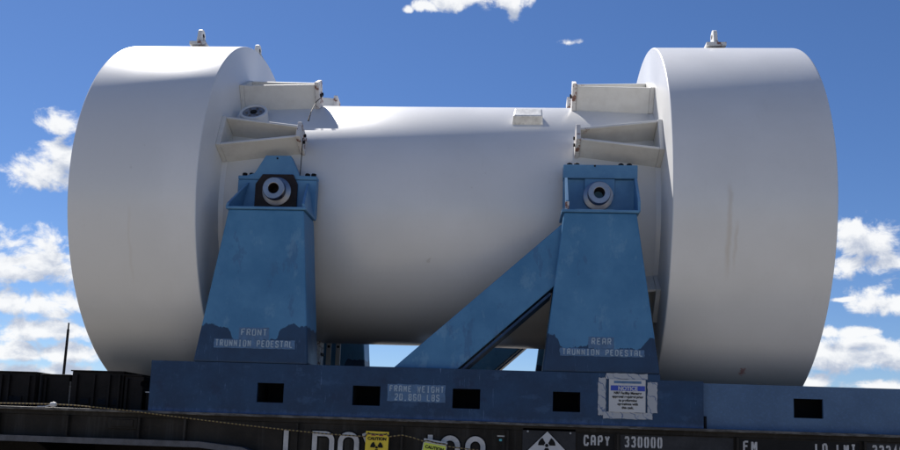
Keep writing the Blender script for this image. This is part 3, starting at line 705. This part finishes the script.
for x in (-1.262, 1.274):                            # trunnions
    for s in (-1, 1):
        bm = BM(); z = -.018
        lathe(bm, [(s*1.0, 0), (s*1.0, .115), (s*1.232, .115), (s*1.236, .105), (s*1.245, .078), (s*1.275, .078), (s*1.278, .088), (s*1.325, .088), (s*1.33, .083), (s*1.33, .046), (s*1.328, .042)], 'y', 56, (x, 0, z))
        t_ = obj('trunnion', bm, M_STEEL, ck, smooth=True, ang=25)
        bm = BM(); lathe(bm, [(s*1.3295, .0425), (s*1.20, .036), (s*1.20, 0)], 'y', 40, (x, 0, z)); obj('bore', bm, M_GREASE, t_, smooth=True)
def radial(o, x, phi): o.location = (x, 0, 1.6); o.rotation_euler.x = -R_(phi)
# port cover and name block stand out radially
bm = BM(); lathe(bm, [(-RB+.01, 0), (-RB+.01, .118), (-RB-.085, .118), (-RB-.09, .112), (-RB-.09, .098), (-RB-.082, .094)], 'y', 56); pc = obj('port_cover', bm, M_WHITE, ck, smooth=True, loc=(0, 0, 0)); radial(pc, -1.60, 41)
bm = BM(); lathe(bm, [(-RB-.07, 0), (-RB-.07, .0935), (-RB-.0825, .0935), (-RB-.0825, 0)], 'y', 56); o = obj('cover_face', bm, M_STEEL2, pc, loc=(0, 0, 0)); o.location = (0, 0, 0)
for i in range(6):
    t = i*pi/3+.2; bm = BM(); lathe(bm, [(-RB-.083, 0), (-RB-.083, .011), (-RB-.096, .011), (-RB-.096, 0)], 'y', 6, (.06*cos(t), 0, .06*sin(t))); o = obj('bolt', bm, M_STEEL2, pc, loc=(0, 0, 0)); o.location = (0, 0, 0)
bm = BM(); lathe(bm, [(-RB-.083, 0), (-RB-.083, .03), (-RB-.091, .028), (-RB-.091, 0)], 'y', 20); o = obj('plug', bm, M_BLACK, pc, loc=(0, 0, 0)); o.location = (0, 0, 0)
bm = BM(); hull8(bm, [(-.125, -RB-.075, -.075), (.115, -RB-.075, -.075), (.125, -RB+.012, -.085), (-.135, -RB+.012, -.085), (-.115, -RB-.080, .05), (.115, -RB-.080, .05), (.125, -RB+.012, .06), (-.125, -RB+.012, .06)])
nb = obj('data_plate_box', bm, M_SILVER, ck, bevel=.01, loc=(0, 0, 0)); radial(nb, .725, 44)
# hanging lines
def hang(name, pts, r, m_, label, cat):
    bm = BM(); tube(bm, pts, r, 6); o = obj(name, bm, m_); return tag(o, label, cat)
hang('chain', [(-1.075, -.62, 1.02), (-1.085, -.80, .90), (-1.095, -.93, .76), (-1.10, -.985, .66)], [.0035, .0035, .0035, .008], M_BLACK, 'short black chain hanging from the upper left bracket end of the cask', 'chain')
hang('seal_wire', [(-1.085, -1.19, .44), (-1.083, -1.205, .30), (-1.085, -1.208, .16), (-1.088, -1.207, .122)], .0035, M_BLACK, 'thin dark seal wire hanging between bracket and front pedestal', 'wire')

# ================================================================== signs and rope
sg = empty('notice_sign', (1.48, YF-.006, -1.73), 'white NOTICE sign with blue header taped on the cradle rail below the word REAR', 'sign')
def torn(bm, x0, x1, z0, z1, y, seed, a=.0032):
    random.seed(seed); P = []; n = 12
    for i in range(n): P.append((x0+(x1-x0)*i/n, z0+random.uniform(-a, a)))
    for i in range(n): P.append((x1+random.uniform(-a, a), z0+(z1-z0)*i/n))
    for i in range(n): P.append((x1-(x1-x0)*i/n, z1+random.uniform(-a, a)))
    for i in range(n): P.append((x0+random.uniform(-a, a), z1-(z1-z0)*i/n))
    plate(bm, P, y, .001)
for i, (x0, x1, z0, z1) in enumerate(((1.264, 1.318, -1.715, -1.446), (1.615, 1.685, -1.690, -1.470), (1.318, 1.616, -1.452, -1.412), (1.300, 1.650, -1.737, -1.690))):
    bm = BM(); torn(bm, x0, x1, z0, z1, YF-.0035-.0012*i, 40+i); obj('tape_strip', bm, M_TAPE, sg)
bm = BM(); bx(bm, 1.340, 1.600, YF-.014, YF-.0115, -1.690, -1.455); obj('face', bm, M_SIGNW, sg)
bm = BM(); bx(bm, 1.352, 1.596, YF-.016, YF-.0145, -1.537, -1.500); obj('header', bm, M_SIGNB, sg)
font_mesh('header_lettering', 'NOTICE', .040, 1.474, YF-.0172, -1.533, M_SIGNW, sg, sx=.95, bold=.0012)
for i, t in enumerate(('NRF Facility Manager', 'approval required prior', 'to performing', 'operations with', 'this cask.')):
    font_mesh('text_line', t, .0250, 1.474, YF-.0155, -1.561-.0262*i, M_INK, sg, sx=.92, bold=.0008)
bm = BM(); bx(bm, 1.375, 1.57, YF-.0152, YF-.0145, -1.484, -1.466); obj('worn_strip', bm, M_STENP, sg)

def caution(name, cx, ztop, w, hgt, rot, body, top, label, grp):
    e = empty(name, (cx, -1.548, ztop-hgt), label, 'sign', grp)
    rm = Matrix.Rotation(rot, 2)
    def q(x, z): v = rm @ Vector((x, z)); return (cx+v.x, ztop+v.y)
    bm = BM(); plate(bm, [q(-w/2, -hgt), q(w/2, -hgt), q(w/2, 0), q(-w/2, 0)], -1.549, .003); f = obj('panel', bm, top, e)
    if top is not body:
        bm = BM(); plate(bm, [q(-w/2+.006, -hgt+.01), q(w/2-.006, -hgt+.01), q(w/2-.006, -.028), q(-w/2+.006, -.028)], -1.5515, .002); obj('face', bm, body, e)
    p = q(0, -.062 if top is body else -.066); font_mesh('lettering', 'CAUTION', .030, p[0], -1.5535, p[1], M_INK, e, sx=1.0, rot=-rot, bold=.0012)
    p = q(0, -.115 if top is body else -.125); obj('trefoil', trefoil(BM(), p[0], p[1], .046, -1.5545, rot), M_INK, e)
    for sx in (-1, 1):
        x = sx*(w/2-.018)
        bm = BM(); a = q(x, -.014); lathe(bm, [(-1.5525, 0), (-1.5525, .005), (-1.5495, .006), (-1.5495, 0)], 'y', 12, (a[0], 0, a[1])); obj('eyelet', bm, M_INK, e)
        if top is body:
            bm = BM(); plate(bm, [q(sx*.028-.016, -.031), q(sx*.028+.016, -.031), q(sx*.028+.014, -.022), q(sx*.028-.014, -.022)], -1.5515, .002); obj('printed_mark', bm, M_MAG, e)
    return e
caution('caution_sign', -.320, -1.886, .168, .24, R_(-1), M_YEL, M_YEL, 'yellow CAUTION trefoil sign hanging straight on the rope over the large white lettering', 'caution signs on the rope')
caution('caution_sign', .106, -1.936, .172, .24, R_(-9), M_LIME, M_SIGNW, 'tilted lime CAUTION sign with white top edge hanging on the rope by the large 100', 'caution signs on the rope')
kn = [(-3.9, -1.775), (-3.3, -1.772), (-3.0, -1.767), (-2.75, -1.765), (-2.60, -1.768), (-2.4, -1.779), (-2.169, -1.795), (-1.9, -1.820), (-1.636, -1.843), (-1.3, -1.872), (-.998, -1.895), (-.7, -1.915), (-.408, -1.925), (-.39, -1.903), (-.32, -1.908), (-.25, -1.905), (-.232, -1.920), (-.140, -1.905), (-.06, -1.921), (.021, -1.945), (.038, -1.938), (.11, -1.953), (.178, -1.960), (.192, -1.975), (.426, -1.997), (.8, -2.04), (1.3, -2.07), (2.0, -2.09), (2.8, -2.06), (3.6, -2.0)]
rp = []
for (xa, za), (xb, zb) in zip(kn, kn[1:]):
    k = max(2, int((xb-xa)/.04))
    for i in range(k): rp.append((xa+(xb-xa)*i/k, -1.556, za+(zb-za)*i/k))
rp.append((3.6, -1.556, -2.0))
bm = BM(); tube(bm, rp, .0048, 7); tag(obj('rope', bm, M_ROPE), 'thin yellow and brown twisted rope sagging along the side of the flatcar', 'rope')
bm = BM()
lathe(bm, [(0, 0), (.01, .016), (.03, .022), (.05, .016), (.06, 0)], 'x', 12, (-2.79, -1.556, -1.768)); tube(bm, [(-2.76, -1.558, -1.768), (-2.82, -1.565, -1.785), (-2.88, -1.56, -1.787)], .005, 6)
tag(obj('rope_knot', bm, M_SIGNW), 'small white knotted cord lashed to the rope at the left deck edge', 'knot')

# ================================================================== black boxes on the left of the deck
def deckbox(x0, x1, zt, label, ribs, flange=False, chamfer=False, y0=-1.34, y1=-.75):
    e = empty('deck_box', ((x0+x1)/2, (y0+y1)/2, DK+.002), label, 'box', 'black boxes on the flatcar deck')
    bm = BM(); z0 = DK+.003
    P = [(x0, z0), (x1, z0), (x1, zt-.06), (x1-.012, zt-.04), (x1-.012, zt)] if chamfer else [(x0, z0), (x1, z0), (x1, zt), ]
    P += [(x0, zt)]
    if chamfer: P = [(x0, z0), (x1-.004, z0), (x1-.004, zt-.085), (x1-.022, zt-.07), (x1-.022, zt-.045), (x1, zt-.03), (x1, zt-.008), (x1-.008, zt), (x0, zt)]
    prism(bm, P, y0, y1); b = obj('box_body', bm, M_BLACK, e, bevel=.004)
    bm = BM(); bx(bm, x0-.008, x1-.01 if chamfer else x1+.008, y0-.015, y1, zt+.001, zt+.011); obj('lid', bm, M_BLACK, e, bevel=.002)
    for x in ribs[:-1]:
        bm = BM(); bx(bm, x+.03, min(x+.11, x1-.02), y0-.008, y0-.001, z0+.03, z0+.085); obj('slot_frame', bm, M_BLACK, e, bevel=.003)
        bm = BM(); bx(bm, x+.038, min(x+.102, x1-.028), y0-.010, y0-.0085, z0+.038, z0+.077); obj('slot', bm, M_DARK, e)
    for x in ribs:
        bm = BM(); bx(bm, x-.008, x+.008, y0-.022, y0-.001, z0, zt-.02); obj('rib', bm, M_BLACK, e, bevel=.002)
    return e
deckbox(-3.75, -3.035, -1.526, 'long black deck box at the far left end of the row', (-3.55, -3.3, -3.24, -3.08))
deckbox(-3.010, -2.800, -1.536, 'narrow black deck box between two bright edge strips', (-2.98,), y0=-1.27)
deckbox(-2.745, -2.335, -1.503, 'tall black deck box nearest the thin dark pole', (-2.70, -2.56, -2.44, -2.36))
deckbox(-2.325, -2.175, -1.526, 'black deck box with notched corner beside the cradle end', (-2.30,), chamfer=True)
for x, l in ((-3.018, 'thin pale upright strip left of the narrow black deck box'), (-2.775, 'wide pale upright strip right of the narrow black deck box')):
    bm = BM(); w = .008 if x < -3 else .014; bx(bm, x-w/2, x+w/2, -1.30, -1.26, DK+.003, -1.53 if x < -3 else -1.58)
    tag(obj('upright_strip', bm, M_PANEL2 if x < -3 else M_LIP, bevel=.001), l, 'strip')
bm = BM(); bx(bm, -2.168, -2.07, -1.30, -.9, DK+.003, -1.648); lb = obj('low_box', bm, M_BLACK); tag(lb, 'low dark box with a white top edge between deck boxes and cradle', 'box')
bm = BM(); bx(bm, -2.172, -2.066, -1.305, -.9, -1.6475, -1.640); obj('top_edge', bm, M_WHITE, lb)

# ================================================================== far poles
def pole(x, y, ztop, r, lean, label):
    bm = BM(); tube(bm, [(x, y, -ZA), (x+lean*.5, y, (ztop-ZA)/2), (x+lean, y, ztop)], [r*1.15, r, r*.85], 10)
    bx(bm, x+lean-r*.4, x+lean+r*.4, y-r*.4, y+r*.4, ztop, ztop+.25)
    return tag(obj('pole', bm, M_BLACK, smooth=True), label, 'pole')
pole(-16.63, 25, 1.75, .055, .06, 'thin dark leaning pole standing far behind the deck boxes on the left')
pole(.172, 25, .66, .05, 0, 'thin black pole seen in the gap below the diagonal brace')
